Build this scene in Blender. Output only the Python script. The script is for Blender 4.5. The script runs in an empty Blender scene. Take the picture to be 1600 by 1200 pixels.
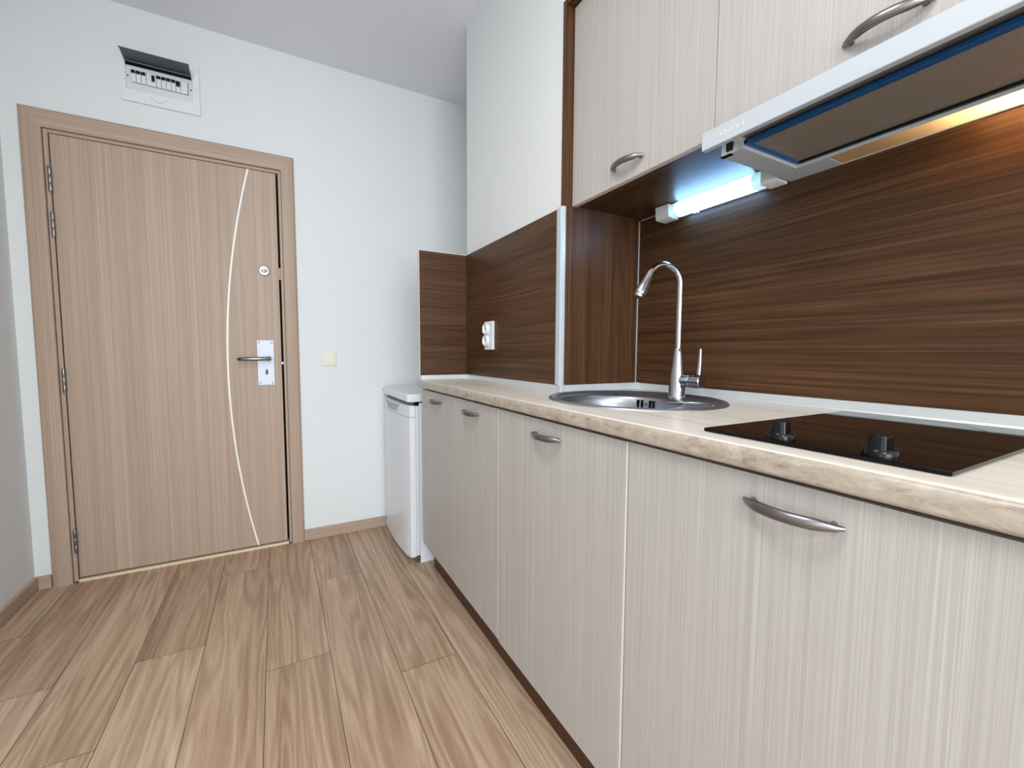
import bpy, bmesh, math, random
from mathutils import Vector, Matrix
random.seed(7)
C = bpy.data.collections.new('scene'); bpy.context.scene.collection.children.link(C)
S = bpy.context.scene
PI = math.pi
# ------------------------------------------------------------------ camera
yaw, pitch, roll, F = 0.50161711, -0.07264813, 0.00525753, 670.1885
fwd = Vector((math.sin(yaw)*math.cos(pitch), math.cos(yaw)*math.cos(pitch), math.sin(pitch)))
rt = Vector((math.cos(yaw), -math.sin(yaw), 0)); up = rt.cross(fwd)
r_ = rt*math.cos(roll) + up*math.sin(roll); u_ = -rt*math.sin(roll) + up*math.cos(roll)
cam = bpy.data.objects.new('camera', bpy.data.cameras.new('camera')); C.objects.link(cam)
cam.data.sensor_fit = 'HORIZONTAL'; cam.data.sensor_width = 36; cam.data.lens = F/1600*36
cam.data.clip_start = 0.02
m = Matrix((r_, u_, -fwd)).transposed().to_4x4(); m.translation = (0, 0, 1.06)
cam.matrix_world = m
S.camera = cam
# ------------------------------------------------------------------ world, lights, exposure
S.view_settings.view_transform = 'Standard'; S.view_settings.look = 'None'
S.view_settings.exposure = -0.04; S.view_settings.gamma = 1; S.view_settings.use_curve_mapping = False
w = bpy.data.worlds.new('world'); S.world = w; w.use_nodes = True
bg = w.node_tree.nodes['Background']; bg.inputs[0].default_value = (0.80, 0.90, 1.0, 1); bg.inputs[1].default_value = 2.0
def area(name, loc, sx, sy, energy, col, direction):
    l = bpy.data.lights.new(name, 'AREA'); l.shape = 'RECTANGLE'; l.size = sx; l.size_y = sy
    l.energy = energy; l.color = col
    o = bpy.data.objects.new(name, l); C.objects.link(o); o.location = loc
    o.rotation_euler = Vector(direction).to_track_quat('-Z', 'Y').to_euler(); return o
area('window_daylight', (-0.75, -3.93, 1.35), 3.0, 2.2, 146, (0.86, 0.94, 1.0), (0.05, 1, -0.03))
area('side_window_daylight', (-2.92, -2.2, 1.35), 2.0, 1.9, 10, (0.92, 0.96, 1.0), (1, 0.25, 0))
cl = area('added_room_fill', (-0.80, -1.60, 2.50), 0.8, 0.8, 50, (1.0, 0.965, 0.92), (0, 0.1, -1)); cl.data.shape = 'DISK'  # added fill behind the camera, brightens the dim surfaces
hl = area('added_passage_fill', (-0.25, 0.45, 2.50), 0.62, 0.62, 14, (1.0, 0.965, 0.93), (0, 0, -1)); hl.data.shape = 'DISK'  # added fill above the view, lifts floor, worktop and column

# ------------------------------------------------------------------ materials
def srgb(h):
    h = h.lstrip('#'); v = [int(h[i:i+2], 16)/255 for i in (0, 2, 4)]
    return tuple((c/12.92 if c <= .04045 else ((c+.055)/1.055)**2.4) for c in v) + (1,)
class NT:
    def __init__(s, name):
        s.m = bpy.data.materials.new(name); s.m.use_nodes = True; s.t = s.m.node_tree
        s.b = s.t.nodes['Principled BSDF']; s.out = s.t.nodes['Material Output']
    def n(s, typ, **kw):
        x = s.t.nodes.new(typ)
        for k, v in kw.items(): setattr(x, k, v)
        return x
    def l(s, a, b): s.t.links.new(a, b)
    def coord(s, scale, offset=None, kind='Object'):
        tc = s.n('ShaderNodeTexCoord'); mp = s.n('ShaderNodeMapping')
        mp.inputs['Scale'].default_value = scale
        s.l(tc.outputs[kind], mp.inputs['Vector'])
        if offset is not None: s.l(offset, mp.inputs['Location'])
        return mp.outputs[0]
    def noise(s, vec, scale=1, detail=4, rough=.5, dist=0):
        x = s.n('ShaderNodeTexNoise'); x.inputs['Scale'].default_value = scale
        x.inputs['Detail'].default_value = detail; x.inputs['Roughness'].default_value = rough
        x.inputs['Distortion'].default_value = dist; s.l(vec, x.inputs['Vector']); return x.outputs['Fac']
    def ramp(s, fac, stops):
        x = s.n('ShaderNodeValToRGB'); e = x.color_ramp.elements
        while len(e) < len(stops): e.new(.5)
        for i, (p, c) in enumerate(stops): e[i].position = p; e[i].color = srgb(c) if isinstance(c, str) else c
        s.l(fac, x.inputs[0]); return x.outputs[0]
    def math(s, op, a, b=None):
        x = s.n('ShaderNodeMath', operation=op)
        for i, v in enumerate((a, b)):
            if v is None: continue
            if isinstance(v, (int, float)): x.inputs[i].default_value = v
            else: s.l(v, x.inputs[i])
        return x.outputs[0]
    def mix(s, f, a, b, mode='MIX'):
        x = s.n('ShaderNodeMix', data_type='RGBA', blend_type=mode)
        for i, v in ((0, f), (6, a), (7, b)):
            if isinstance(v, (int, float)): x.inputs[i].default_value = v
            elif isinstance(v, tuple): x.inputs[i].default_value = v
            elif isinstance(v, str): x.inputs[i].default_value = srgb(v)
            else: s.l(v, x.inputs[i])
        return x.outputs[2]
    def bump(s, h, strength, dist=.001):
        x = s.n('ShaderNodeBump'); x.inputs['Strength'].default_value = strength; x.inputs['Distance'].default_value = dist
        s.l(h, x.inputs['Height']); s.l(x.outputs[0], s.b.inputs['Normal'])
    def fin(s, col=None, rough=.5, metal=0, spec=.5, coat=0):
        if col is not None:
            if isinstance(col, (str, tuple)): s.b.inputs['Base Color'].default_value = srgb(col) if isinstance(col, str) else col
            else: s.l(col, s.b.inputs['Base Color'])
        if isinstance(rough, (int, float)): s.b.inputs['Roughness'].default_value = rough
        else: s.l(rough, s.b.inputs['Roughness'])
        s.b.inputs['Metallic'].default_value = metal
        s.b.inputs['Specular IOR Level'].default_value = spec
        s.b.inputs['Coat Weight'].default_value = coat
        return s.m
def plain(name, col, rough=.5, metal=0, spec=.5, vary=.03):
    t = NT(name); v = t.coord((1, 1, 1)); n = t.noise(v, 40, 3)
    base = srgb(col); d = tuple(c*(1-vary) for c in base[:3]) + (1,)
    return t.fin(t.mix(n, d, base), rough, metal, spec)
def axis_scale(axis, long, across):
    s = [across]*3; s['xyz'.index(axis)] = long; return tuple(s)
def random_offset(t, k=7.0):
    oi = t.n('ShaderNodeObjectInfo'); cb = t.n('ShaderNodeCombineXYZ')
    f = t.math('MULTIPLY', oi.outputs['Random'], k)
    for i in range(3): t.l(f, cb.inputs[i])
    return cb.outputs[0]
def streak(name, axis, cols, fine=260, broad=26, long=1.2, rough=.45, contrast=.5, bump=.08):
    t = NT(name); off = random_offset(t)
    a = t.noise(t.coord(axis_scale(axis, long, fine), off), 1, 3, .65)
    b = t.noise(t.coord(axis_scale(axis, long*.6, broad), off), 1, 4, .6)
    f = t.math('ADD', t.math('MULTIPLY', a, contrast), t.math('MULTIPLY', b, 1-contrast))
    col = t.ramp(f, [(.34, cols[0]), (.5, cols[1]), (.66, cols[2])])
    t.bump(a, bump, .0006)
    return t.fin(col, rough, 0, .4)
DOORW = lambda ax: streak('beige_wood_'+ax, ax, ('#a08a7a', '#ad9886', '#bca998'), 300, 60, .8, .5, .62, .1)
door_v, door_h = DOORW('z'), DOORW('x')
door_y = DOORW('y')
cab_v = streak('cabinet_cream_wood', 'z', ('#aaa6a1', '#b4b0ac', '#c1beba'), 420, 120, 1.6, .42, .78, .12)
edge_mat = plain('cabinet_edge_band', '#d6cfc6', .4)
def walnut(name, axis):
    t = NT(name); off = random_offset(t)
    h = t.noise(t.coord(axis_scale(axis, .35, 7), off), 1, 2, .5, .15)
    s = t.math('SINE', t.math('MULTIPLY', h, 120)); s = t.math('ADD', t.math('MULTIPLY', s, .5), .5)
    fine = t.noise(t.coord(axis_scale(axis, 3, 420), off), 1, 3, .6)
    mid = t.noise(t.coord(axis_scale(axis, .8, 150), off), 1, 4, .6)
    low = t.noise(t.coord(axis_scale(axis, .5, 28), off), 1, 3, .5)
    f = t.math('ADD', t.math('ADD', t.math('MULTIPLY', s, .05), t.math('MULTIPLY', low, .20)), t.math('ADD', t.math('MULTIPLY', fine, .35), t.math('MULTIPLY', mid, .40)))
    col = t.ramp(f, [(.34, '#2b1b0d'), (.46, '#442c18'), (.55, '#543822'), (.69, '#6d4e34')])
    t.bump(fine, .12, .0005)
    return t.fin(col, .40, 0, .27)
wal_y, wal_z, wal_x = walnut('walnut_along_y', 'y'), walnut('walnut_upright', 'z'), walnut('walnut_along_x', 'x')
dark_wal = plain('dark_walnut_plinth', '#4a2a18', .5)
wall_m = NT('white_wall_paint'); _n = wall_m.noise(wall_m.coord((1, 1, 1)), 260, 3); wall_m.bump(_n, .25, .0012)
wall_m = wall_m.fin('#dfe3e4', .8, 0, .2)
ceil_m = plain('ceiling_paint', '#ebedf5', .9, 0, .1, .01)
alu = plain('brushed_aluminium', '#d2d8da', .38, .3, .5)
alu_b = plain('pale_aluminium', '#c8d2da', .35, .3, .5)
steel = NT('satin_steel'); _v = steel.noise(steel.coord((40, 40, 300)), 1, 2); steel.bump(_v, .05, .0003); steel = steel.fin('#a3a6aa', .34, .9)
chrome = plain('chrome', '#b9bbbe', .09, 1)
nickel = plain('satin_nickel', '#8c8a8b', .3, 1)
platem = plain('bright_nickel_plate', '#cdd5e2', .42, .12)
white_pl = plain('white_plastic', '#e4e7ea', .35)
cream_pl = plain('cream_plastic', '#e2dfcf', .35)
fridge_m = plain('white_enamel', '#e0e4ea', .22, 0, .5, .01)
black = plain('black_plastic', '#060607', .16, 0, .35)
black_matt = plain('black_shadow_gap', '#070504', .9)
inlay = plain('white_inlay', '#f2f2f0', .4)
thresh = plain('cream_threshold', '#e0cfae', .5)
gray_pl = plain('grey_plastic', '#d9dde1', .4)
blue_f = plain('blue_protective_film', '#0d4f86', .25)
hood_w = plain('hood_enamel', '#bcc4cc', .4)
def glass_black():
    t = NT('black_ceramic_glass'); return t.fin('#030101', .05, 0, .2)
hobm = glass_black()
ring_m = plain('printed_ring', '#2a2624', .5)
def smoky():
    t = NT('smoky_clear_plastic'); t.fin('#2a2d31', .15)
    tr = t.n('ShaderNodeBsdfTransparent'); tr.inputs[0].default_value = (.42, .44, .46, 1)
    mx = t.n('ShaderNodeMixShader'); mx.inputs[0].default_value = .22
    t.l(tr.outputs[0], mx.inputs[1]); t.l(t.b.outputs[0], mx.inputs[2]); t.l(mx.outputs[0], t.out.inputs[0]); return t.m
smoky_m = smoky()
def lampcover():
    t = NT('frosted_lamp_cover'); t.fin('#cdb690', .4)
    tl = t.n('ShaderNodeBsdfTranslucent'); tl.inputs[0].default_value = (.95, .85, .7, 1)
    mx = t.n('ShaderNodeMixShader'); mx.inputs[0].default_value = .6
    t.l(t.b.outputs[0], mx.inputs[1]); t.l(tl.outputs[0], mx.inputs[2]); t.l(mx.outputs[0], t.out.inputs[0]); return t.m
lampc_m = lampcover()
def emit(name, col, st):
    t = NT(name); t.fin('#ffffff', .3); t.b.inputs['Emission Color'].default_value = col; t.b.inputs['Emission Strength'].default_value = st; return t.m
tube_m = emit('lit_cool_diffuser', (.26, .56, 1.0, 1), 17.0)
tube_end = emit('dim_cool_diffuser', (.28, .72, .82, 1), .8)
bulb_m = emit('warm_bulb', (1.0, .66, .34, 1), 160)
def filt():
    t = NT('grease_filter_mesh'); v = t.coord((1, 1, 1))
    a = t.noise(t.coord((500, 160, 200)), 1, 2); t.bump(a, .5, .0012)
    return t.fin(t.mix(a, '#8c857c', '#bfb6a8'), .36, .5)
filt_m = filt()
def counter():
    t = NT('travertine_laminate')
    st = t.noise(t.coord((130, 2.2, 60)), 1, 4, .6, .2)
    st2 = t.noise(t.coord((28, 1.3, 30)), 1, 4, .6, .5)
    f = t.math('ADD', t.math('MULTIPLY', st, .45), t.math('MULTIPLY', st2, .55))
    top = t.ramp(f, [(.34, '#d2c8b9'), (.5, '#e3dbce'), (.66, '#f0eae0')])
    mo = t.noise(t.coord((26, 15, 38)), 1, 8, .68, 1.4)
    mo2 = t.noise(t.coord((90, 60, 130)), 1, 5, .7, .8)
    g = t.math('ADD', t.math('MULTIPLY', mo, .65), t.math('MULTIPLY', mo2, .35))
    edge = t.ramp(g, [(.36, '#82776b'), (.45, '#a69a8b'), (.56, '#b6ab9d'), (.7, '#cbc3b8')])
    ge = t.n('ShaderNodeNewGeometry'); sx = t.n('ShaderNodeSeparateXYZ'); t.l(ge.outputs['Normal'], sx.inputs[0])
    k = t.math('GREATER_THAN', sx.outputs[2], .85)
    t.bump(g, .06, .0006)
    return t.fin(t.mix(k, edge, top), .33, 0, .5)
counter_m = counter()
def floorm():
    t = NT('oak_laminate_floor')
    at = t.n('ShaderNodeAttribute', attribute_name='plank'); r = at.outputs['Fac']
    cb = t.n('ShaderNodeCombineXYZ'); t.l(t.math('MULTIPLY', r, 37.0), cb.inputs[0]); t.l(t.math('MULTIPLY', r, 91.0), cb.inputs[1]); t.l(t.math('MULTIPLY', r, 13.0), cb.inputs[2])
    off = cb.outputs[0]
    h = t.noise(t.coord((9, .55, 1), off), 1, 2, .5, .25)
    s = t.math('ADD', t.math('MULTIPLY', t.math('SINE', t.math('MULTIPLY', h, 75)), .5), .5)
    mid = t.noise(t.coord((55, 1.5, 1), off), 1, 5, .65, .5)
    fine = t.noise(t.coord((380, 9, 1), off), 1, 4, .7)
    broad = t.noise(t.coord((11, .55, 1), off), 1, 3, .5)
    f = t.math('ADD', t.math('ADD', t.math('MULTIPLY', s, .09), t.math('MULTIPLY', mid, .33)), t.math('ADD', t.math('MULTIPLY', fine, .28), t.math('MULTIPLY', broad, .30)))
    col = t.ramp(f, [(.32, '#8e7765'), (.43, '#ab9582'), (.53, '#c2ae9b'), (.66, '#dccbba')])
    tint = t.ramp(r, [(0, '#e6d8cc'), (.5, '#f2e8dc'), (1, '#fdf7ee')])
    col = t.mix(1.0, col, tint, 'MULTIPLY')
    t.bump(fine, .10, .0006)
    return t.fin(col, .42, 0, .4)
floor_m = floorm()
groove_m = plain('floor_groove', '#4d3a2c', .8)

# ------------------------------------------------------------------ builders
ORG = {}
def bmn(): return bmesh.new()
def box(bm, x0, x1, y0, y1, z0, z1):
    v = [bm.verts.new((x, y, z)) for x in (x0, x1) for y in (y0, y1) for z in (z0, z1)]
    for f in ((0,1,3,2),(4,6,7,5),(0,4,5,1),(2,3,7,6),(0,2,6,4),(1,5,7,3)): bm.faces.new([v[i] for i in f])
    return bm
def prism(bm, pts, axis, a, b):
    """extrude a closed 2D outline along an axis from a to b; pts in the order of the other two axes"""
    def P(u, v, w_):
        return {'x': (w_, u, v), 'y': (u, w_, v), 'z': (u, v, w_)}[axis]
    A = [bm.verts.new(P(u, v, a)) for u, v in pts]; B = [bm.verts.new(P(u, v, b)) for u, v in pts]
    n = len(pts)
    bm.faces.new(A); bm.faces.new(B[::-1])
    for i in range(n): bm.faces.new([A[i], B[i], B[(i+1)%n], A[(i+1)%n]])
    return bm
def sweep(bm, pts, radii, seg=16, flat=None, cap=True):
    """tube through pts with a radius per point; flat=(normal, factor) squashes along a direction"""
    pts = [Vector(p) for p in pts]; rings = []
    prev = None
    for i, p in enumerate(pts):
        d = (pts[min(i+1, len(pts)-1)] - pts[max(i-1, 0)]).normalized()
        if prev is None:
            a = d.orthogonal().normalized()
            if flat: a = (Vector(flat[0]) - d*d.dot(Vector(flat[0]))).normalized()
        else:
            a = (prev - d*prev.dot(d)).normalized()
        prev = a; b = d.cross(a)
        r = radii[i] if isinstance(radii, (list, tuple)) else radii
        k = flat[1] if flat else 1
        rings.append([bm.verts.new(p + a*math.cos(2*PI*j/seg)*r*k + b*math.sin(2*PI*j/seg)*r) for j in range(seg)])
    for i in range(len(rings)-1):
        for j in range(seg): bm.faces.new([rings[i][j], rings[i][(j+1)%seg], rings[i+1][(j+1)%seg], rings[i+1][j]])
    if cap: bm.faces.new(rings[0][::-1]); bm.faces.new(rings[-1])
    return bm
def lathe(bm, prof, center, axis='z', seg=32, cap=True):
    c = Vector(center); rings = []
    for r, h in prof:
        ring = []
        for j in range(seg):
            ca, sa = math.cos(2*PI*j/seg)*r, math.sin(2*PI*j/seg)*r
            ring.append(bm.verts.new(c + Vector({'z': (ca, sa, h), 'x': (h, ca, sa), 'y': (ca, h, sa)}[axis])))
        rings.append(ring)
    for i in range(len(rings)-1):
        for j in range(seg): bm.faces.new([rings[i][j], rings[i][(j+1)%seg], rings[i+1][(j+1)%seg], rings[i+1][j]])
    if cap: bm.faces.new(rings[0][::-1]); bm.faces.new(rings[-1])
    return bm
def obj(name, bm, mat, parent=None, bevel=0, smooth=False, origin=None, segs=2):
    W = ORG[parent.name] if parent else Vector(origin if origin else (0, 0, 0))
    if not parent and origin is None:
        xs = [v.co for v in bm.verts]
        W = Vector(((min(v.x for v in xs)+max(v.x for v in xs))/2, (min(v.y for v in xs)+max(v.y for v in xs))/2, min(v.z for v in xs)))
    bmesh.ops.translate(bm, verts=bm.verts, vec=-W)
    bmesh.ops.recalc_face_normals(bm, faces=bm.faces)
    me = bpy.data.meshes.new(name); bm.to_mesh(me); bm.free()
    o = bpy.data.objects.new(name, me); C.objects.link(o)
    for mm in (mat if isinstance(mat, (list, tuple)) else [mat]): me.materials.append(mm)
    if parent: o.parent = parent
    else: o.location = W
    ORG[o.name] = W
    if smooth:
        for p in me.polygons: p.use_smooth = True
    if bevel:
        md = o.modifiers.new('bevel', 'BEVEL'); md.width = bevel; md.segments = segs; md.limit_method = 'ANGLE'; md.angle_limit = math.radians(40)
        for p in me.polygons: p.use_smooth = True
        md.harden_normals = True
    elif smooth:
        md = o.modifiers.new('split', 'EDGE_SPLIT'); md.split_angle = math.radians(38)
    return o
def tag(o, label, cat, group=None):
    o['label'] = label; o['category'] = cat
    if group: o['group'] = group
    return o
def thing(name, label, cat, loc, group=None):
    o = bpy.data.objects.new(name, None); C.objects.link(o); o.location = loc; ORG[o.name] = Vector(loc)
    o.empty_display_size = .05
    return tag(o, label, cat, group)
def struct(name, bm, mat, **k):
    o = obj(name, bm, mat, **k); o['kind'] = 'structure'; return o
def bx(*a): return box(bmn(), *a)

# ------------------------------------------------------------------ key dimensions
D = 2.618            # far wall surface
XR = 1.175           # wall behind the worktop
XC = 0.834           # face of the boxed column
YA, YB = 1.19, 1.987 # column from YA to YB
XL = -0.967          # left wall
H = 2.60
YN = -4.0; XW = -3.0; YW = -0.35
# ------------------------------------------------------------------ shell
def floor_mesh():
    bm = bmn(); pl = bm.faces.layers.float.new('plank')
    seams = [-0.848 + .1965*k for k in range(-12, 12)]
    joints = {0: 1.815, 2: 1.83, 3: 2.37, 4: 1.573, 5: 2.11, 6: 1.358, 7: 2.068, 1: 2.75, -1: 2.2}
    g = .0009
    L = 1.285
    for k in range(-12, 11):
        i = k + 12; x0, x1 = seams[i], seams[i+1]
        if x1 > XR+.15 or x0 < XW-.2: continue
        j = joints.get(k, (k*.437) % L + 1)
        y = j
        while y < D + .1: y += L
        while y > YN:
            a, b = max(y-L, YN), min(y, D+.08)
            if b > a:
                r = random.random()
                bm.verts.ensure_lookup_table(); nf = len(bm.faces)
                zt, zb = 0, -.0014
                o_ = [bm.verts.new(p) for p in ((x0, a, zb), (x1, a, zb), (x1, b, zb), (x0, b, zb))]
                n_ = [bm.verts.new(p) for p in ((x0+g, a+g, zt), (x1-g, a+g, zt), (x1-g, b-g, zt), (x0+g, b-g, zt))]
                f = bm.faces.new(n_); f[pl] = r
                for q in range(4):
                    s = bm.faces.new([o_[q], o_[(q+1) % 4], n_[(q+1) % 4], n_[q]]); s[pl] = r; s.material_index = 1
            y -= L
    return bm
fl = struct('floor', floor_mesh(), [floor_m, groove_m], origin=(0, 0, 0))
struct('ceiling', bx(XW-.1, XR+.2, YN-.1, D+.2, H, H+.1), ceil_m)
bm = bmn()
DX0, DX1, DZ = -.845, .048, 2.001      # opening in the far wall
box(bm, XL-.1, DX0, D, D+.12, 0, H); box(bm, DX1, XR+.1, D, D+.12, 0, H); box(bm, DX0, DX1, D, D+.12, DZ, H)
struct('wall_far', bm, wall_m)
struct('wall_left', box(bmn(), XL-.12, XL, YW, D, 0, H), wall_m)
struct('wall_side', box(bmn(), XW, XL-.12, YW, YW+.12, 0, H), wall_m)
bm = bmn()
wy0, wy1, wz0, wz1 = -3.3, -1.1, .35, 2.35
box(bm, XW-.12, XW, YN, wy0, 0, H); box(bm, XW-.12, XW, wy1, YW+.12, 0, H); box(bm, XW-.12, XW, wy0, wy1, 0, wz0); box(bm, XW-.12, XW, wy0, wy1, wz1, H)
struct('wall_west', bm, wall_m)
struct('wall_right', box(bmn(), XR, XR+.12, YN, D, 0, H), wall_m)
struct('wall_column', box(bmn(), XC, XR, YA, YB, 0, H), wall_m, bevel=.002)
bm = bmn()
nx0, nx1, nz0, nz1 = -2.3, .8, .2, 2.4
box(bm, XW-.12, nx0, YN-.12, YN, 0, H); box(bm, nx1, XR+.12, YN-.12, YN, 0, H); box(bm, nx0, nx1, YN-.12, YN, 0, nz0); box(bm, nx0, nx1, YN-.12, YN, nz1, H)
struct('wall_near', bm, wall_m)
def window(name, horizontal, a0, a1, z0, z1, pos):
    e = bpy.data.objects.new(name, None); C.objects.link(e); e['kind'] = 'structure'
    e.location = ((a0+a1)/2, pos, z0) if horizontal else (pos, (a0+a1)/2, z0); ORG[e.name] = Vector(e.location)
    bm = bmn(); t = .06
    def seg(p, q, zz0, zz1):
        if horizontal: box(bm, p, q, pos-.08, pos-.02, zz0, zz1)
        else: box(bm, pos-.08, pos-.02, p, q, zz0, zz1)
    seg(a0, a1, z0, z0+t); seg(a0, a1, z1-t, z1); seg(a0, a0+t, z0+t, z1-t); seg(a1-t, a1, z0+t, z1-t)
    mid = (a0+a1)/2; seg(mid-t/2, mid+t/2, z0+t, z1-t)
    obj('window_frame', bm, white_pl, e)
    return e
window('window_1', True, nx0, nx1, nz0, nz1, YN)
window('window_2', False, wy0, wy1, wz0, wz1, XW)
added_glow = emit('added_lamp_glow', (1.0, .96, .91, 1), 2.0)  # glow for the added lamp fixtures, out of view
for (lx, ly, rr, lab) in ((-.80, -1.60, .43, 'large round white flush ceiling lamp added as unseen fill in the room behind'), (-.25, .45, .33, 'small round white flush ceiling lamp added as unseen fill over the kitchen passage')):
    lampo = thing('added_fill_lamp', lab, 'ceiling lamp', (lx, ly, 2.515))  # made-up fixtures to go with the two added fill lights
    obj('base', lathe(bmn(), [(rr-.02, .06), (rr-.02, .085)], (lx, ly, 2.515), 'z', 48), white_pl, lampo)
    obj('shade', lathe(bmn(), [(rr-.03, .002), (rr, .01), (rr, .06)], (lx, ly, 2.515), 'z', 48), added_glow, lampo)
# baseboards
def bboard(name, *a, mat=None):
    return struct(name, box(bmn(), *a), mat or door_h, bevel=.003)
bboard('baseboard_far', .108, XR, D-.014, D, .0, .062)
bboard('baseboard_farleft', XL+.012, -.912, D-.014, D, .0, .06)
bboard('baseboard_left', XL, XL+.013, YW, D, .0, .06, mat=door_y)

# ------------------------------------------------------------------ entrance door
dr = bpy.data.objects.new('door_1', None); C.objects.link(dr); dr['kind'] = 'structure'
dr.location = (-.4, D, 0); ORG[dr.name] = Vector(dr.location)
cf = D-.017
def casing_prof(x0, x1, inner_right):  # outline in (x, y)
    s = 1 if inner_right else -1
    return [(x0, D), (x0, cf+.003), (x0+.004, cf), (x1-.004, cf), (x1, cf+.003), (x1, D+.01)]
cx0, ci0, ci1, cx1, cz, czi = -.911, -.842, .047, .109, 2.078, 2.000
CP = [(0, .027), (0, .005), (.04, .0015), (.2, -.0005), (.6, 0), (.85, .002), (.95, .0055), (1, .011), (1, .027)]
def casing(side, mat):
    bm = bmn(); A = []; B = []
    for q, dep in CP:
        y = cf+dep
        xl, xr, zz = ci0+q*(cx0-ci0), ci1+q*(cx1-ci1), czi+q*(cz-czi)
        if side == 'l': p0, p1 = (xl, y, 0), (xl, y, zz)
        elif side == 'r': p0, p1 = (xr, y, 0), (xr, y, zz)
        else: p0, p1 = (xl, y, zz), (xr, y, zz)
        A.append(bm.verts.new(p0)); B.append(bm.verts.new(p1))
    for i in range(len(CP)-1): bm.faces.new([A[i], A[i+1], B[i+1], B[i]])
    bm.faces.new([A[-1], A[0], B[0], B[-1]]); bm.faces.new(A); bm.faces.new(B[::-1])
    obj('casing', bm, mat, dr)
casing('l', door_v); casing('r', door_v); casing('t', door_h)
lf = D-.004          # leaf front
bm = bmn()
box(bm, ci0+.0015, -.8255, lf-.001, D+.05, .006, czi-.0015); box(bm, .0335, ci1-.0015, lf-.001, D+.05, .006, czi-.0015)
obj('jamb', bm, door_v, dr, bevel=.0012)
obj('jamb', box(bmn(), -.8255, .0335, lf-.001, D+.05, 1.984, czi-.0015), door_h, dr, bevel=.0012)
obj('backing', box(bmn(), -.844, .0475, D+.05, D+.06, 0, czi), black_matt, dr)  # black sheet: shade of the gaps round the leaf put in as colour
leaf = obj('door_leaf', box(bmn(), -.8215, .0235, lf, D+.04, .022, 1.9815), door_v, dr, bevel=.0015)
obj('threshold', box(bmn(), -.824, .030, lf-.004, D+.05, 0.0, .0125), thresh, dr, bevel=.001)
# curved white inlay (arc through three measured points)
import itertools
P0, P1, P2 = (-.099, 1.9815), (-.2175, 1.06), (-.1135, .022)
def circ(a, b, c):
    ax, ay = a; bx_, by = b; cx, cy = c
    d = 2*(ax*(by-cy)+bx_*(cy-ay)+cx*(ay-by))
    ux = ((ax*ax+ay*ay)*(by-cy)+(bx_*bx_+by*by)*(cy-ay)+(cx*cx+cy*cy)*(ay-by))/d
    uy = ((ax*ax+ay*ay)*(cx-bx_)+(bx_*bx_+by*by)*(ax-cx)+(cx*cx+cy*cy)*(bx_-ax))/d
    return ux, uy, math.hypot(ax-ux, ay-uy)
ux, uy, R = circ(P0, P1, P2)
a0 = math.atan2(P0[1]-uy, P0[0]-ux); a1 = math.atan2(P2[1]-uy, P2[0]-ux)
if a1 < 0: a1 += 2*PI
bm = bmn(); N = 64; prev = None
for i in range(N+1):
    z = 1.9815 + (.022-1.9815)*i/N
    xc = ux - math.sqrt(R*R-(z-uy)**2)
    q = [bm.verts.new(p) for p in ((xc-.0038, lf-.0007, z), (xc+.0038, lf-.0007, z), (xc+.0038, lf+.001, z), (xc-.0038, lf+.001, z))]
    if prev:
        for j in range(4): bm.faces.new([prev[j], prev[(j+1) % 4], q[(j+1) % 4], q[j]])
    else: bm.faces.new(q)
    prev = q
bm.faces.new(prev[::-1])
obj('inlay_strip', bm, inlay, leaf)['label'] = 'thin white curved inlay line'
for z in (1.79, 1.60, .926, .196):
    bm = bmn(); x = -.825
    for (q0, q1) in ((z-.052, z-.018), (z-.016, z+.016), (z+.018, z+.052)):
        lathe(bm, [(.0062, q0), (.007, q0+.002), (.007, q1-.002), (.0062, q1)], (x, lf-.007, 0), seg=14)
    sweep(bm, [(x, lf-.007, z-.056), (x, lf-.007, z+.056)], .003, 8)
    h = obj('hinge', bm, nickel, dr, smooth=True)
# lock plate with lever
PX0, PX1, PZ0, PZ1 = -.088, -.011, .883, 1.119
plate = obj('lock_plate', box(bmn(), PX0, PX1, lf-.0045, lf, PZ0, PZ1), platem, dr, bevel=.0015)
bm = bmn()
for sx in (PX0+.010, PX1-.010):
    for sz in (PZ0+.012, PZ1-.012): lathe(bm, [(.0042, -.0062), (.0042, -.004)], (sx, lf, sz), 'y', 12)
obj('screw', bm, plain('screw_grey', '#6f747c', .4, .5), plate, smooth=True)
bm = bmn()
lathe(bm, [(.013, -.012), (.0135, -.004)], (-.035, lf, 1.022), 'y', 24)
lathe(bm, [(.009, -.045), (.009, -.011)], (-.035, lf, 1.022), 'y', 20)
obj('lever_neck', bm, plain('dark_nickel', '#55565a', .3, 1), plate, smooth=True)
bm = bmn()
pts = [(-.030, lf-.046, 1.0225), (-.045, lf-.05, 1.0225), (-.09, lf-.052, 1.022), (-.140, lf-.050, 1.0215), (-.158, lf-.044, 1.021)]
sweep(bm, pts, [.0085, .0095, .0095, .0092, .0085], 12, flat=((0, 0, 1), 1.05))
obj('door_handle', bm, nickel, plate, smooth=True)
obj('lever_end', sweep(bmn(), [(-.158, lf-.044, 1.021), (-.168, lf-.036, 1.0205), (-.170, lf-.024, 1.0205)], [.0085, .0084, .0075], 12), plain('brass_brown_end', '#6d6352', .35, .8), plate, smooth=True)
bm = bmn(); prism(bm, [(-.047+.0078*math.cos(t)*(1 if math.sin(t) < 0 else .8), .950+(.010 if math.sin(t) < 0 else .019)*math.sin(t)) for t in [2*PI*i/20 for i in range(20)]], 'y', lf-.0058, lf-.004)
obj('keyhole', bm, black, plate)
sweep_b = sweep(bmn(), [(-.047, lf-.006, .957), (-.045, lf-.009, .947), (-.047, lf-.006, .938)], .0022, 8)
obj('keyhole_cover', sweep_b, nickel, plate, smooth=True)
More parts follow.
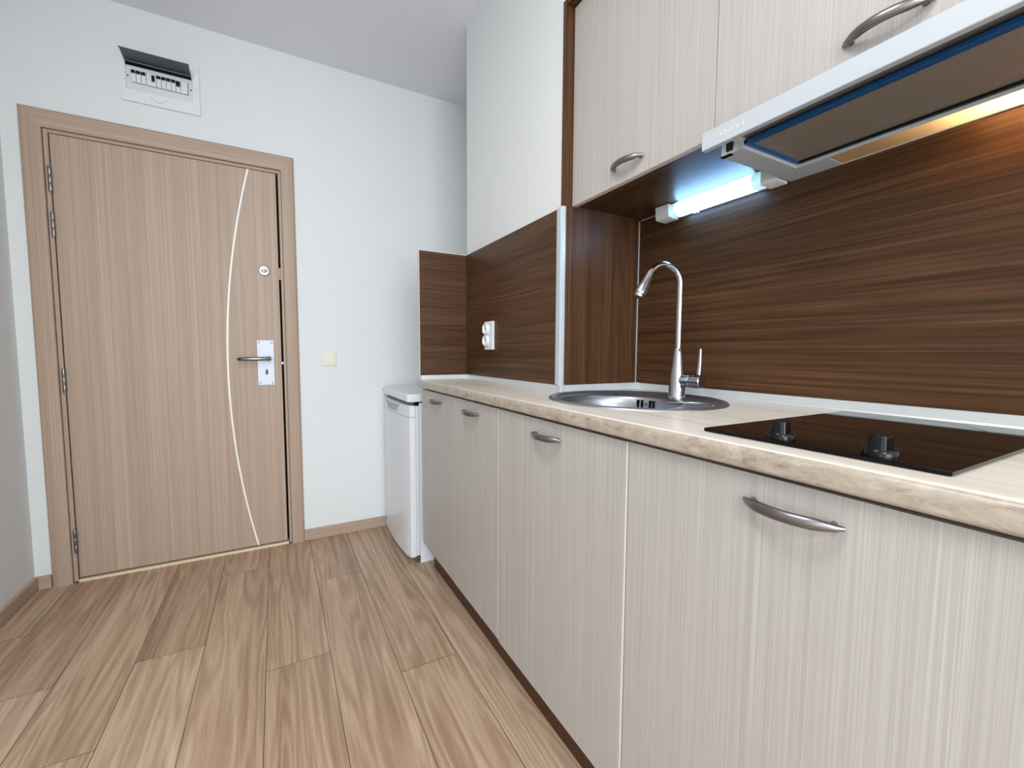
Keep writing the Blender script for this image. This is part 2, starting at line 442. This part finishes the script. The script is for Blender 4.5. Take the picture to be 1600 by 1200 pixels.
rz = obj('deadbolt_rosette', lathe(bmn(), [(.0265, 0), (.0265, -.005), (.023, -.009), (.019, -.0095), (.0185, -.007), (.012, -.007), (.0115, -.013), (.009, -.014)], (-.042, lf, 1.479), 'y', 36), plain('satin_chrome', '#a4a6aa', .3, .75), dr, smooth=True)
bm = bmn()
for sx_ in (-.055, -.029): lathe(bm, [(.0032, -.0105), (.0032, -.0065)], (sx_, lf, 1.477), 'y', 12)
obj('fixing_hole', bm, black, rz)
obj('thumb_turn', sweep(bmn(), [(-.047, lf-.018, 1.471), (-.037, lf-.018, 1.487)], [.0045, .0045], 10), chrome, rz, smooth=True)
obj('latch', box(bmn(), .0235, .033, lf+.006, lf+.012, .992, 1.004), nickel, dr, bevel=.001)
obj('latch', box(bmn(), .0235, .033, lf+.004, lf+.012, 1.44, 1.50), door_v, dr, bevel=.001)

# ------------------------------------------------------------------ switch and breaker box
sw = thing('light_switch', 'small square cream light switch on the white wall right of the entrance door', 'light switch', (.26, D, .982))
obj('frame', box(bmn(), .2225, .2965, D-.008, D, .982, 1.058), cream_pl, sw, bevel=.003)
obj('rocker', box(bmn(), .235, .284, D-.0125, D-.006, .994, 1.046), cream_pl, sw, bevel=.002)
bk = thing('breaker_box', 'white electrical breaker box with open smoky flap set in the wall above the door', 'fuse box', (-.43, D, 2.187))
X0, X1, Z0, Z1 = -.573, -.285, 2.187, 2.409
ox0, ox1, oz0, oz1 = -.556, -.311, 2.238, 2.362
bm = bmn(); yf = D-.012
box(bm, X0, ox0, yf, D, Z0, Z1); box(bm, ox1, X1, yf, D, Z0, Z1); box(bm, ox0, ox1, yf, D, Z0, oz0); box(bm, ox0, ox1, yf, D, oz1, Z1)
frame_o = obj('frame', bm, white_pl, bk)
inner = obj('inner_panel', box(bmn(), ox0, ox1, D-.006, D-.001, oz0, oz1), gray_pl, bk)
obj('breaker_slot', box(bmn(), -.538, -.327, D-.0075, D-.004, 2.270, 2.326), plain('slot_grey', '#9aa0a6', .5), bk)
mods = [(-.536, .0175, 'b'), (-.518, .0175, 'b'), (-.500, .0175, 'b'), (-.482, .035, 'r'), (-.446, .0175, 'b'), (-.428, .0175, 'b'), (-.410, .0175, 'b'), (-.392, .0175, 'b'), (-.374, .0175, 'd'), (-.356, .026, 'n')]
for (mx, mw, k) in mods:
    b = obj('breaker', box(bmn(), mx, mx+mw-.001, D-.014, D-.0075, 2.272, 2.324), white_pl, bk, bevel=.001)
    if k == 'b': obj('toggle', box(bmn(), mx+.001, mx+mw-.002, D-.021, D-.014, 2.308, 2.320), black, b, bevel=.001)
    if k == 'r': obj('toggle', box(bmn(), mx+.019, mx+.030, D-.021, D-.014, 2.290, 2.316), black, b, bevel=.001)
    if k == 'd': obj('toggle', box(bmn(), mx+.001, mx+mw-.002, D-.021, D-.014, 2.296, 2.318), black, b, bevel=.001)
for sx in (-.549, -.318): obj('screw', lathe(bmn(), [(.003, -.0075), (.003, -.006)], (sx, D, 2.297), 'y', 12), black, bk)
bm = bmn(); sweep(bm, [(-.470+.058*i/10, yf-.001, 2.224-.020*math.sin(PI*i/10)) for i in range(11)], .0022, 8)
obj('finger_grip', bm, gray_pl, bk, smooth=True)
bm = bmn()   # flap standing straight out, hinged at the top of the opening
fy0, fy1 = yf-.002, yf-.098
prof = [(fy0, 2.362), (fy1+.03, 2.368), (fy1+.01, 2.366), (fy1, 2.360), (fy1+.002, 2.358), (fy1+.012, 2.363), (fy1+.03, 2.365), (fy0, 2.359)]
prism(bm, prof, 'x', ox0, ox1)
fp = obj('flap', bm, smoky_m, bk)
bm = bmn()
for xx in (ox0, ox1-.002):
    bm = bmn()
    prism(bm, [(fy0, 2.359), (fy0, 2.335), (fy0-.02, 2.350), (fy1+.03, 2.358), (fy1+.012, 2.3615), (fy1+.03, 2.364)], 'x', xx, xx+.002)
    obj('flap_side', bm, white_pl, fp)
obj('hinge_rail', box(bmn(), ox0+.001, ox1-.001, D-.0105, D-.006, 2.343, 2.3575), black, bk)

# ------------------------------------------------------------------ fridge
fr = thing('mini_fridge', 'small white under-counter fridge between the base cabinets and the far wall', 'fridge', (.85, 2.325, 0))
fy_0, fy_1 = 2.052, 2.600
bm = bmn(); box(bm, .606, 1.13, fy_0, fy_1, .012, .812)
obj('body', bm, fridge_m, fr, bevel=.004)
obj('top', box(bmn(), .548, 1.13, fy_0, fy_1, .8165, .856), fridge_m, fr, bevel=.006, segs=3)
obj('top_seam', box(bmn(), .58, 1.12, fy_0+.004, fy_1-.004, .800, .8165), black, fr)
bm = bmn()
# door: outline in (x, y), bulging front
def door_outline(x0, bulge, xb):
    n = 14; o = [(xb, fy_0), (xb, fy_1)]
    for i in range(n+1):
        t = i/n; y = fy_1 + (fy_0-fy_1)*t
        e = 1-(2*t-1)**2
        edge = .008*max(0, 1-min(t, 1-t)*12)**2
        o.append((x0 - bulge*e + edge, y))
    return o
for (q0, q1, inset) in ((.036, .742, 0), (.743, .800, 0)):
    prism(bm, door_outline(.552, .016, .588), 'z', q0, q1)
fd = obj('door', bm, fridge_m, fr, bevel=.003)
bm = bmn(); box(bm, .588, .604, fy_0+.006, fy_1-.006, .04, .797)
obj('door_gasket', bm, gray_pl, fr)
# grip recess laid flat, its shade put into the grey, with a rounded lower lip
bm = bmn(); gy0, gy1 = 2.17, 2.50; n = 14
rows = []
for j in range(5):
    s = j/4
    row = []
    for i in range(n+1):
        t = i/n; y = gy0 + (gy1-gy0)*t
        yy = 2.325 + (y-2.325)*(1-.16*s)
        e = 1-((yy-fy_0)/(fy_1-fy_0)*2-1)**2
        xs = .552-.016*e
        dep = .0012
        low = .752 + .03*(abs(2*t-1)**4)
        z = .794 + (low-.794)*s
        row.append(bm.verts.new((xs-dep - .003*math.sin(PI*s)*0, yy, z)))
    rows.append(row)
for j in range(4):
    for i in range(n): bm.faces.new([rows[j][i], rows[j][i+1], rows[j+1][i+1], rows[j+1][i]])
o = obj('grip', bm, plain('grip_shade_grey', '#a9adb1', .45), fd, smooth=True)
md = o.modifiers.new('solid', 'SOLIDIFY'); md.thickness = .0016
bm = bmn(); sweep(bm, [(.5515-.016*(1-((y-fy_0)/(fy_1-fy_0)*2-1)**2)-.001, y, .752+.03*abs((y-2.325)/.145)**4) for y in [2.19+.27*i/16 for i in range(17)]], .003, 8)
obj('grip_lip', bm, fridge_m, fd, smooth=True)
obj('lower_hinge', box(bmn(), .575, .606, fy_0-.004, fy_0+.03, .024, .036), nickel, fr, bevel=.002)
bm = bmn(); prism(bm, [(.607, .0), (.70, .0), (.70, .11), (.645, .11), (.632, .085), (.607, .085)], 'y', fy_0-.0012, fy_0+.01)
obj('foot', bm, fridge_m, fr, bevel=.003)
obj('foot', box(bmn(), .66, .70, fy_1-.06, fy_1-.02, 0, .013), black, fr)
obj('badge', box(bmn(), .5455, .5485, 2.575, 2.592, .838, .842), black, fr)

# ------------------------------------------------------------------ handles
def bow_handle(parent, x, y0, y1, z, out=-1, drop=0):
    bm = bmn(); n = 18; pts = []; rad = []
    for i in range(n+1):
        t = i/n; y = y0 + (y1-y0)*t
        s = math.sin(PI*t)
        pts.append((x + out*(.004+.024*s**.75), y, z))
        rad.append(.0022+.0040*min(1, s*1.6)**.8)
    sweep(bm, pts, rad, 12, flat=((0, 0, 1), 1.35))
    for t in (.1, .9):
        y = y0 + (y1-y0)*t
        sweep(bm, [(x, y, z), (x+out*.013, y, z)], [.005, .0035], 10)
    return obj('handle', bm, nickel, parent, smooth=True)
# ------------------------------------------------------------------ base cabinets
TOPZ = .928; CB = .893
def base_cabinet(label, y0, y1, doors, far_end=False):
    e = thing('base_cabinet', label, 'cabinet', ((.6+XR)/2, (y0+y1)/2, .1), 'base cabinets under the worktop')
    bm = bmn(); xb = .81 if y1 > YA else XR-.01
    t = .018; xf = .623
    box(bm, xf, xb, y0+.0005, y0+t, .128, CB-.001); box(bm, xf, xb, y1-t, y1-.0005, .128, CB-.001)
    box(bm, xf, xb, y0+t, y1-t, .128, .128+t); box(bm, xb-.006, xb, y0+t, y1-t, .146, CB-.001)
    box(bm, xf, xf+.08, y0+t, y1-t, CB-t, CB-.001)
    obj('body', bm, wal_z, e)
    for (a, b, x, h0, h1, z0) in doors:
        d = obj('door', box(bmn(), x, x+.018, a, b, z0, .8865), [cab_v], e, bevel=.0008)
        bm = bmn(); box(bm, x+.0005, x+.0175, a-.0006, a, z0, .8865)
        obj('edge_band', bm, edge_mat, d)
        bow_handle(d, x, h0, h1, .848)
    return e
base_cabinet('far two-door cream cabinet beside the fridge under the worktop', 1.181, 1.985,
    [(1.5735, 1.984, .6005, 1.704, 1.832, .137), (1.182, 1.5712, .600, 1.322, 1.45, .135)])
base_cabinet('middle single-door cream cabinet under the sink', .621, 1.1805, [(.6225, 1.1785, .600, .841, .968, .130)])
base_cabinet('nearest wide single-door cream cabinet under the hob', .012, .6205, [(.014, .6185, .603, .25, .378, .126)])
tag(obj('plinth', box(bmn(), .655, .671, .012, 1.985, 0, .127), dark_wal), 'dark brown plinth board along the floor under the base cabinets', 'plinth')

# ------------------------------------------------------------------ worktop with sink cutout
SX, SY, SA, SB = .893, .906, .236, .254
bm = bmn()
YE = 0.005
def flat(z, fl):
    out = [(.600, YE), (XR, YE), (XR, YA-.016), (XC, YA-.016), (XC, YB), (.600, YB)]
    vo = [bm.verts.new((x, y, z)) for x, y in out]
    eo = [bm.edges.new((vo[i], vo[(i+1) % len(vo)])) for i in range(len(vo))]
    vi = [bm.verts.new((SX+(SA-.012)*math.cos(2*PI*i/64), SY+(SB-.012)*math.sin(2*PI*i/64), z)) for i in range(64)]
    ei = [bm.edges.new((vi[i], vi[(i+1) % 64])) for i in range(64)]
    bmesh.ops.triangle_fill(bm, edges=eo+ei, use_beauty=True, use_dissolve=False)
    return vo, vi
a, ai = flat(TOPZ, 0); b, bi = flat(CB+.0015, 1)
for i in range(5): bm.faces.new([a[i], a[(i+1) % 6], b[(i+1) % 6], b[i]])
for i in range(64): bm.faces.new([ai[i], bi[i], bi[(i+1) % 64], ai[(i+1) % 64]])
# rounded nose
r = .012; prof = [(.600, TOPZ)]
for i in range(9):
    t = PI/2*i/8; prof.append((.585+r-r*math.sin(t), TOPZ-r+r*math.cos(t)))
for i in range(5):
    t = PI/2*i/4; prof.append((.585+.006-.006*math.cos(t), CB+.0015+.006-.006*math.sin(t)))
prof.append((.600, CB+.0015))
A = [bm.verts.new((x, YE, z)) for x, z in prof]; B = [bm.verts.new((x, YB, z)) for x, z in prof]
for i in range(len(prof)-1): bm.faces.new([A[i], B[i], B[i+1], A[i+1]])
bm.faces.new(A); bm.faces.new(B[::-1])
bmesh.ops.remove_doubles(bm, verts=bm.verts, dist=.0002)
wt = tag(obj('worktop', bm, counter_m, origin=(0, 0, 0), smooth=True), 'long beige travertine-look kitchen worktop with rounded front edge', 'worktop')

# ------------------------------------------------------------------ splash panels and aluminium profiles
ZS = TOPZ+.0005; PB = .953; PT = 1.531
ep = thing('backsplash_panel', 'narrow walnut end panel standing on the worktop end beside the fridge', 'splash panel', (.71, YB, ZS), 'walnut splash panels')
obj('board', box(bmn(), .592, XC-.0085, YB-.009, YB+.008, PB, PT), wal_x, ep)
bm = bmn(); box(bm, .5895, .592, YB-.009, YB+.008, ZS, PT); box(bm, .5895, XC-.0085, YB-.009, YB+.008, PT, PT+.0022)
obj('edge_band', bm, edge_mat, ep)['label'] = 'thin pale edge band'
tag(obj('backsplash_panel', box(bmn(), XC-.0085, XC-.0005, YA-.006, YB-.001, PB, PT), wal_y), 'walnut panel with the white socket on the boxed column', 'splash panel', 'walnut splash panels')
tag(obj('backsplash_panel', box(bmn(), XR-.0085, XR-.0005, YE, YA-.017, PB, 1.534), wal_y), 'long dark walnut panel behind the tap and hob under the wall cabinets', 'splash panel', 'walnut splash panels')
sp = tag(obj('side_panel', box(bmn(), XC-.002, XR-.0005, YA-.0165, YA-.0005, PB, 2.168), wal_z), 'upright walnut side panel from worktop to the top of the wall cabinets', 'panel')
us = thing('worktop_upstand', 'low aluminium upstand strip running round the back of the worktop', 'upstand', (XR-.3, .9, ZS))
def upstand(y_axis, p, a, b, face):
    bm = bmn()
    prism(bm, [(p, ZS), (p+face*.012, ZS), (p+face*.010, ZS+.004), (p+face*.009, PB-.002), (p+face*.006, PB), (p, PB)], 'y' if y_axis else 'x', a, b)
    return obj('strip', bm, alu, us)
upstand(False, YB+.006, .594, XC-.014, -2.1)
upstand(True, XC-.001, YA-.004, YB-.022, -1)
upstand(False, YA-.0165, XC+.004, XR-.013, -1)
upstand(True, XR-.001, YE, YA-.031, -1)
for bb in ((XC-.0145, XC+.004, YA-.0295, YA-.004), (XR-.016, XR-.001, YA-.034, YA-.0175), (XC-.0145, XC-.001, YB-.024, YB-.0135)):
    obj('corner_cap', box(bmn(), *bb, ZS, PB+.001), alu_b, us, bevel=.003)
bm = bmn(); prism(bm, [(XC-.0105, YA+.010), (XC-.0105, YA-.012), (XC-.006, YA-.0185), (XC+.005, YA-.0185), (XC+.005, YA-.017), (XC-.0085, YA-.017), (XC-.0085, YA+.010)], 'z', PB+.001, 1.535)
tag(obj('corner_profile', bm, alu_b), 'tall bright aluminium corner profile where the two walnut panels meet', 'corner profile')
tag(obj('joint_strip', box(bmn(), XR-.0115, XR-.0088, YA-.0195, YA-.0168, PB+.001, 1.534), alu), 'thin vertical joint strip in the inner corner left of the tap', 'joint strip')
# socket
so = thing('wall_socket', 'white double wall socket on the walnut panel', 'socket', (XC-.009, 1.715, 1.072))
xs = XC-.0085
obj('plate', box(bmn(), xs-.010, xs, 1.664, 1.746, 1.073, 1.196), white_pl, so, bevel=.002)
for zc in (1.164, 1.113):
    s = obj('socket_ring', lathe(bmn(), [(.0235, -.010), (.0245, -.019), (.0225, -.0215), (.0195, -.0205), (.0185, -.011), (.002, -.0105)], (xs, 1.722, zc), 'x', 36), white_pl, so, smooth=True)
    bm = bmn()
    for dy in (-.0095, .0095): lathe(bm, [(.0024, -.0125), (.0024, -.010)], (xs, 1.722+dy, zc), 'x', 10)
    obj('contact_hole', bm, black, s)

# ------------------------------------------------------------------ sink
sk = thing('sink', 'oval stainless steel sink set into the worktop under the tap', 'sink', (SX, SY, TOPZ))
BX, BY, BR = .866, .930, .170      # bowl
def lerp_ring(t): pass
levels = []
N = 96
def ell(cx, cy, a, b, z): return [(cx+a*math.cos(2*PI*i/N), cy+b*math.sin(2*PI*i/N), z) for i in range(N)]
rings = [ell(SX, SY, SA, SB, TOPZ), ell(SX, SY, SA-.001, SB-.001, TOPZ+.003), ell(SX, SY, SA-.006, SB-.006, TOPZ+.0055), ell(SX, SY, SA-.012, SB-.012, TOPZ+.0052),
         ell(SX, SY, SA-.018, SB-.018, TOPZ+.001), ell(SX, SY, SA-.026, SB-.026, TOPZ-.0035)]
bowl = [(BR+.012, BR+.012, -.004), (BR+.004, BR+.004, -.0055), (BR-.001, BR-.001, -.011), (BR-.004, BR-.004, -.03), (BR-.010, BR-.010, -.09), (BR-.022, BR-.022, -.13), (BR-.05, BR-.05, -.148), (.045, .045, -.152), (.038, .038, -.156), (.002, .002, -.157)]
# shift bowl so it stays inside the rim
for a, b_, dz in bowl: rings.append(ell(BX, BY, a, b_, TOPZ+dz))
bm = bmn(); VR = [[bm.verts.new(p) for p in R_] for R_ in rings]
for i in range(len(VR)-1):
    for j in range(N): bm.faces.new([VR[i][j], VR[i][(j+1) % N], VR[i+1][(j+1) % N], VR[i+1][j]])
bm.faces.new(VR[-1])
basin = obj('basin', bm, steel, sk, smooth=True)
basin.modifiers.clear()
bm = bmn()
for k, dy in enumerate((-.026, -.014, .012, .024)):
    ang = math.atan2(dy-.04, 1); 
    yy = BY+.052+dy; xx = BX+math.sqrt((BR-.0035)**2-(yy-BY)**2)
    box(bm, xx-.003, xx+.004, yy-.004, yy+.004, TOPZ-.040, TOPZ-.016)
obj('overflow_slot', bm, black, basin)
obj('overflow_screw', lathe(bmn(), [(.004, -.001), (.004, .004)], (BX+math.sqrt((BR-.0035)**2-.052**2)-.004, BY+.051, TOPZ-.028), 'x', 12), chrome, basin)
obj('drain', lathe(bmn(), [(.036, -.155), (.034, -.150), (.012, -.152), (.01, -.156)], (BX, BY, TOPZ), 'z', 32), chrome, sk, smooth=True)
bm = bmn()   # pressed ridges of the small side ledge
for q in range(1):
    sweep(bm, [(SX-.03+(.155)*math.cos(t), SY-.145+.075*math.sin(t), TOPZ-.003) for t in [(-.55+1.6*i/20)*1.0 for i in range(21)]], .0022, 8)
obj('ledge_ridge', bm, steel, basin, smooth=True)
# ------------------------------------------------------------------ tap
TX, TY = 1.066, .90
tp = thing('kitchen_tap', 'tall chrome kitchen tap with gooseneck spout beside the sink', 'tap', (TX, TY, TOPZ-.003))
bm = bmn()
lathe(bm, [(.025, -.004), (.0255, .004), (.0235, .007), (.0235, .05), (.0215, .072), (.018, .100), (.0145, .130), (.0132, .146), (.0115, .148)], (TX, TY, TOPZ), 'z', 36)
body = obj('body', bm, chrome, tp, smooth=True)
def arc_pts():
    base = Vector((TX, TY, 0)); dirv = Vector((-.96, .27, 0)).normalized()
    z0 = 1.268; R1 = .054
    pts = [Vector((TX, TY, TOPZ+.142)), Vector((TX, TY, 1.16)), Vector((TX, TY, 1.22)), Vector((TX, TY, z0))]
    for i in range(1, 15):
        t = math.radians(158)*i/14
        pts.append(Vector((TX, TY, z0)) + dirv*(R1-R1*math.cos(t)) + Vector((0, 0, 1))*R1*math.sin(t))
    return pts
sp_ = arc_pts()
obj('spout', sweep(bmn(), sp_, .0098, 20), chrome, tp, smooth=True)
d = (sp_[-1]-sp_[-2]).normalized(); e0 = sp_[-1]
hd = obj('spray_head', sweep(bmn(), [e0-d*.008, e0+d*.004, e0+d*.025, e0+d*.056, e0+d*.062], [.0108, .0115, .0135, .0178, .0172], 24), chrome, tp, smooth=True)
obj('aerator', sweep(bmn(), [e0+d*.062, e0+d*.066, e0+d*.072], [.0145, .0155, .013], 24), plain('aerator_steel', '#b9bbbd', .25, 1), hd, smooth=True)
side = Vector((0.12, -1, 0)).normalized(); c0 = Vector((TX, TY, TOPZ+.052))
obj('cartridge', sweep(bmn(), [c0, c0+side*.042, c0+side*.044, c0+side*.046, c0+side*.078, c0+side*.080], [.0175, .0175, .0162, .0205, .0205, .0185], 24), chrome, tp, smooth=True)
l0 = c0 + side*.070 + Vector((0, 0, .017))
obj('lever', sweep(bmn(), [l0, l0+Vector((.0, -.002, .03)), l0+Vector((.0, -.003, .072)), l0+Vector((0, -.003, .077))], [.0062, .0055, .0042, .003], 14), chrome, tp, smooth=True)

# ------------------------------------------------------------------ hob
hb = thing('hob', 'black two-zone ceramic glass hob with two knobs on the worktop', 'hob', (.85, .32, TOPZ))
HX0, HX1, HY0, HY1 = .636, 1.105, .170, .478
gl = obj('glass', box(bmn(), HX0, HX1, HY0, HY1, TOPZ+.001, TOPZ+.0065), hobm, hb, bevel=.0012)
for (cx, cy, rr) in ((.985, .325, .095), (.80, .325, .072)):
    bm = bmn(); M = 64
    ri = [[bm.verts.new((cx+q*math.cos(2*PI*i/M), cy+q*math.sin(2*PI*i/M), TOPZ+.00675)) for i in range(M)] for q in (rr, rr-.0012)]
    for i in range(M): bm.faces.new([ri[0][i], ri[0][(i+1) % M], ri[1][(i+1) % M], ri[1][i]])
    obj('heating_zone', bm, ring_m, gl)
def knob(px, py, rot):
    bm = bmn(); z = TOPZ+.0065
    lathe(bm, [(.0190, 0), (.0190, .004), (.0175, .007), (.0165, .0085), (.015, .009)], (px, py, z), 'z', 36)
    k = obj('knob', bm, black, hb, smooth=True)
    bm = bmn(); c, s = math.cos(rot), math.sin(rot)
    o = [(-.0165, -.006), (-.0135, -.0105), (.0135, -.0105), (.0165, -.006), (.0165, .006), (.0135, .0105), (-.0135, .0105), (-.0165, .006)]
    A = [bm.verts.new((px+u*c-v_*s, py+u*s+v_*c, z+.006)) for u, v_ in o]
    B = [bm.verts.new((px+.93*(u*c-v_*s), py+.93*(u*s+v_*c), z+.0265)) for u, v_ in o]
    bm.faces.new(A[::-1]); bm.faces.new(B)
    for i in range(8): bm.faces.new([A[i], A[(i+1) % 8], B[(i+1) % 8], B[i]])
    obj('grip', bm, black, k, bevel=.0015)
knob(.663, .366, .25); knob(.662, .244, .05)

# ------------------------------------------------------------------ wall cabinets
UX = .862; UB = 1.538; UT = 2.150
def wall_cabinet(label, y0, y1, door, handle, near_end):
    e = thing('wall_cabinet', label, 'cabinet', ((UX+XR)/2, (y0+y1)/2, UB), 'wall cabinets above the worktop')
    bm = bmn(); t = .016; xf, xb = UX+.020, XR-.0005
    z0 = UB+.003
    box(bm, xf, xb, y0, y0+t, z0, 2.150); box(bm, xf, xb, y1-t, y1, z0, 2.150)
    box(bm, xb-.006, xb, y0+t, y1-t, z0+t, 2.150)
    obj('body', bm, wal_z, e)
    obj('bottom_board', box(bmn(), xf, xb, y0+t, y1-t, z0, z0+t), wal_y, e)
    obj('top_board', box(bmn(), XC, xb, y0, y1, 2.1525, 2.168), wal_y, e)
    ux = UX-(.0022 if near_end else 0)
    dd = obj('door', box(bmn(), ux, UX+.018, door[0], door[1], UB, 2.1485), cab_v, e, bevel=.0008)
    obj('edge_band', box(bmn(), UX+.0005, UX+.0175, door[0], door[1], UB-.0007, UB), edge_mat, dd)
    bow_handle(dd, UX, handle[0], handle[1], 1.580)
wall_cabinet('cream wall cabinet above the sink with the lit tube under it', .6505, YA-.0175, (.6505, 1.169), (.856, .978), False)
wall_cabinet('cream wall cabinet above the range hood', .030, .6495, (.045, .648), (.286, .404), True)

# ------------------------------------------------------------------ tube light
ul = thing('under_cabinet_light', 'slim white tube light, switched on, under the wall cabinet left of the hood', 'tube light', (1.14, .85, 1.496))
def lprof(k=0):
    pts = [(1.163, 1.5395), (1.124, 1.5395)]
    for i in range(9):
        t = math.radians(90 + 135*i/8); pts.append((1.1325+(.0190-k)*math.cos(t), 1.5195+(.0190-k)*math.sin(t)))
    pts += [(1.132, 1.499), (1.163, 1.4965)]
    return pts
def boxprof(): return [(1.163, 1.5395), (1.114, 1.5395), (1.116, 1.501), (1.120, 1.4975), (1.163, 1.4955)]
obj('housing', prism(bmn(), boxprof(), 'y', .998, 1.052), white_pl, ul, bevel=.002)
obj('housing', prism(bmn(), boxprof(), 'y', .656, .700), white_pl, ul, bevel=.002)
obj('housing', prism(bmn(), [(1.163, 1.5395), (1.136, 1.5395), (1.136, 1.530), (1.152, 1.526), (1.152, 1.500), (1.163, 1.500)], 'y', .700, .998), white_pl, ul)
def dprof():
    pts = [(1.151, 1.5265), (1.1358, 1.5295), (1.1358, 1.5385)]
    for i in range(13):
        t = math.radians(95 + 170*i/12); pts.append((1.1345+.0205*math.cos(t), 1.5185+.0205*math.sin(t)))
    pts += [(1.140, 1.4955), (1.151, 1.4985)]; return pts
df = obj('diffuser', prism(bmn(), dprof(), 'y', .725, .975), tube_m, ul)
for (a, b) in ((.700, .725), (.975, .998)): obj('diffuser_end', prism(bmn(), dprof(), 'y', a, b), tube_end, ul)
obj('switch', box(bmn(), 1.138, 1.146, .905, .922, 1.489, 1.4962), white_pl, ul, bevel=.002)

# ------------------------------------------------------------------ range hood
hd_ = thing('range_hood', 'slim white slide-out range hood under the right wall cabinet', 'range hood', (1.0, .35, 1.50))
hy0, hy1 = .050, .650; zb, zt = 1.500, 1.5405
bm = bmn()
box(bm, .890, 1.165, .600, hy1, zb, zt); box(bm, .890, 1.165, hy0, .100, zb, zt)
box(bm, 1.096, 1.098, .100, .600, zb, zt); box(bm, 1.163, 1.165, .100, .600, zb, zt); box(bm, 1.098, 1.163, .535, .600, zb, zt)
box(bm, .890, 1.165, .100, .600, 1.537, zt)
obj('body', bm, hood_w, hd_)
vis = obj('visor', box(bmn(), .822, .836, hy0, hy1, 1.4965, 1.5340), hood_w, hd_, bevel=.002, segs=3)
obj('slide_tray', box(bmn(), .836, .930, .075, .612, 1.523, 1.527), plain('tray_grey', '#8a8d90', .4, .3), hd_)
obj('slide_rail', box(bmn(), .836, .890, .600, .612, 1.515, 1.523), hood_w, hd_, bevel=.001)
obj('filter', box(bmn(), .905, 1.096, .100, .600, 1.512, 1.516), filt_m, hd_)
bm = bmn(); box(bm, .893, .908, .100, .600, 1.5085, 1.5165); box(bm, .893, 1.094, .5915, .5985, 1.5075, 1.5165)
obj('blue_film', bm, blue_f, hd_, bevel=.001)['label'] = 'blue protective film along the filter edge'
obj('filter_gasket', box(bmn(), 1.088, 1.0955, .100, .592, 1.5065, 1.5118), black, hd_)
obj('lamp_cover', box(bmn(), 1.0985, 1.1625, .101, .5345, 1.5015, 1.504), lampc_m, hd_, bevel=.0006)
obj('bulb', sweep(bmn(), [(1.131, .13, 1.522), (1.131, .30, 1.522)], .009, 12), bulb_m, hd_, smooth=True)
obj('control_switch', box(bmn(), .8875, .8905, .622, .638, 1.506, 1.5285), black, hd_, bevel=.0008)
obj('lower_clip', box(bmn(), .8885, .8995, .627, .6515, 1.4985, 1.5005), black, hd_)
fc = bpy.data.curves.new('lettering', 'FONT'); fc.body = 'CROWN'; fc.size = .0125; fc.extrude = .0004; fc.space_character = 1.15
fo = bpy.data.objects.new('tmp_text', fc); C.objects.link(fo)
bpy.context.view_layer.update()
me = bpy.data.meshes.new_from_object(fo.evaluated_get(bpy.context.evaluated_depsgraph_get())); bpy.data.objects.remove(fo)
Rm = Matrix(((0, 0, -1), (-1, 0, 0), (0, 1, 0))).to_4x4()   # text x -> -Y, text y -> Z, normal -> -X
me.transform(Matrix.Translation(Vector((.8216, .607, 1.5110)) - ORG[hd_.name]) @ Rm)
me.materials.append(plain('lettering_silver', '#f2f5f8', .25, .3))
lo = bpy.data.objects.new('lettering', me); C.objects.link(lo); lo.parent = hd_
lo['label'] = 'raised CROWN lettering'
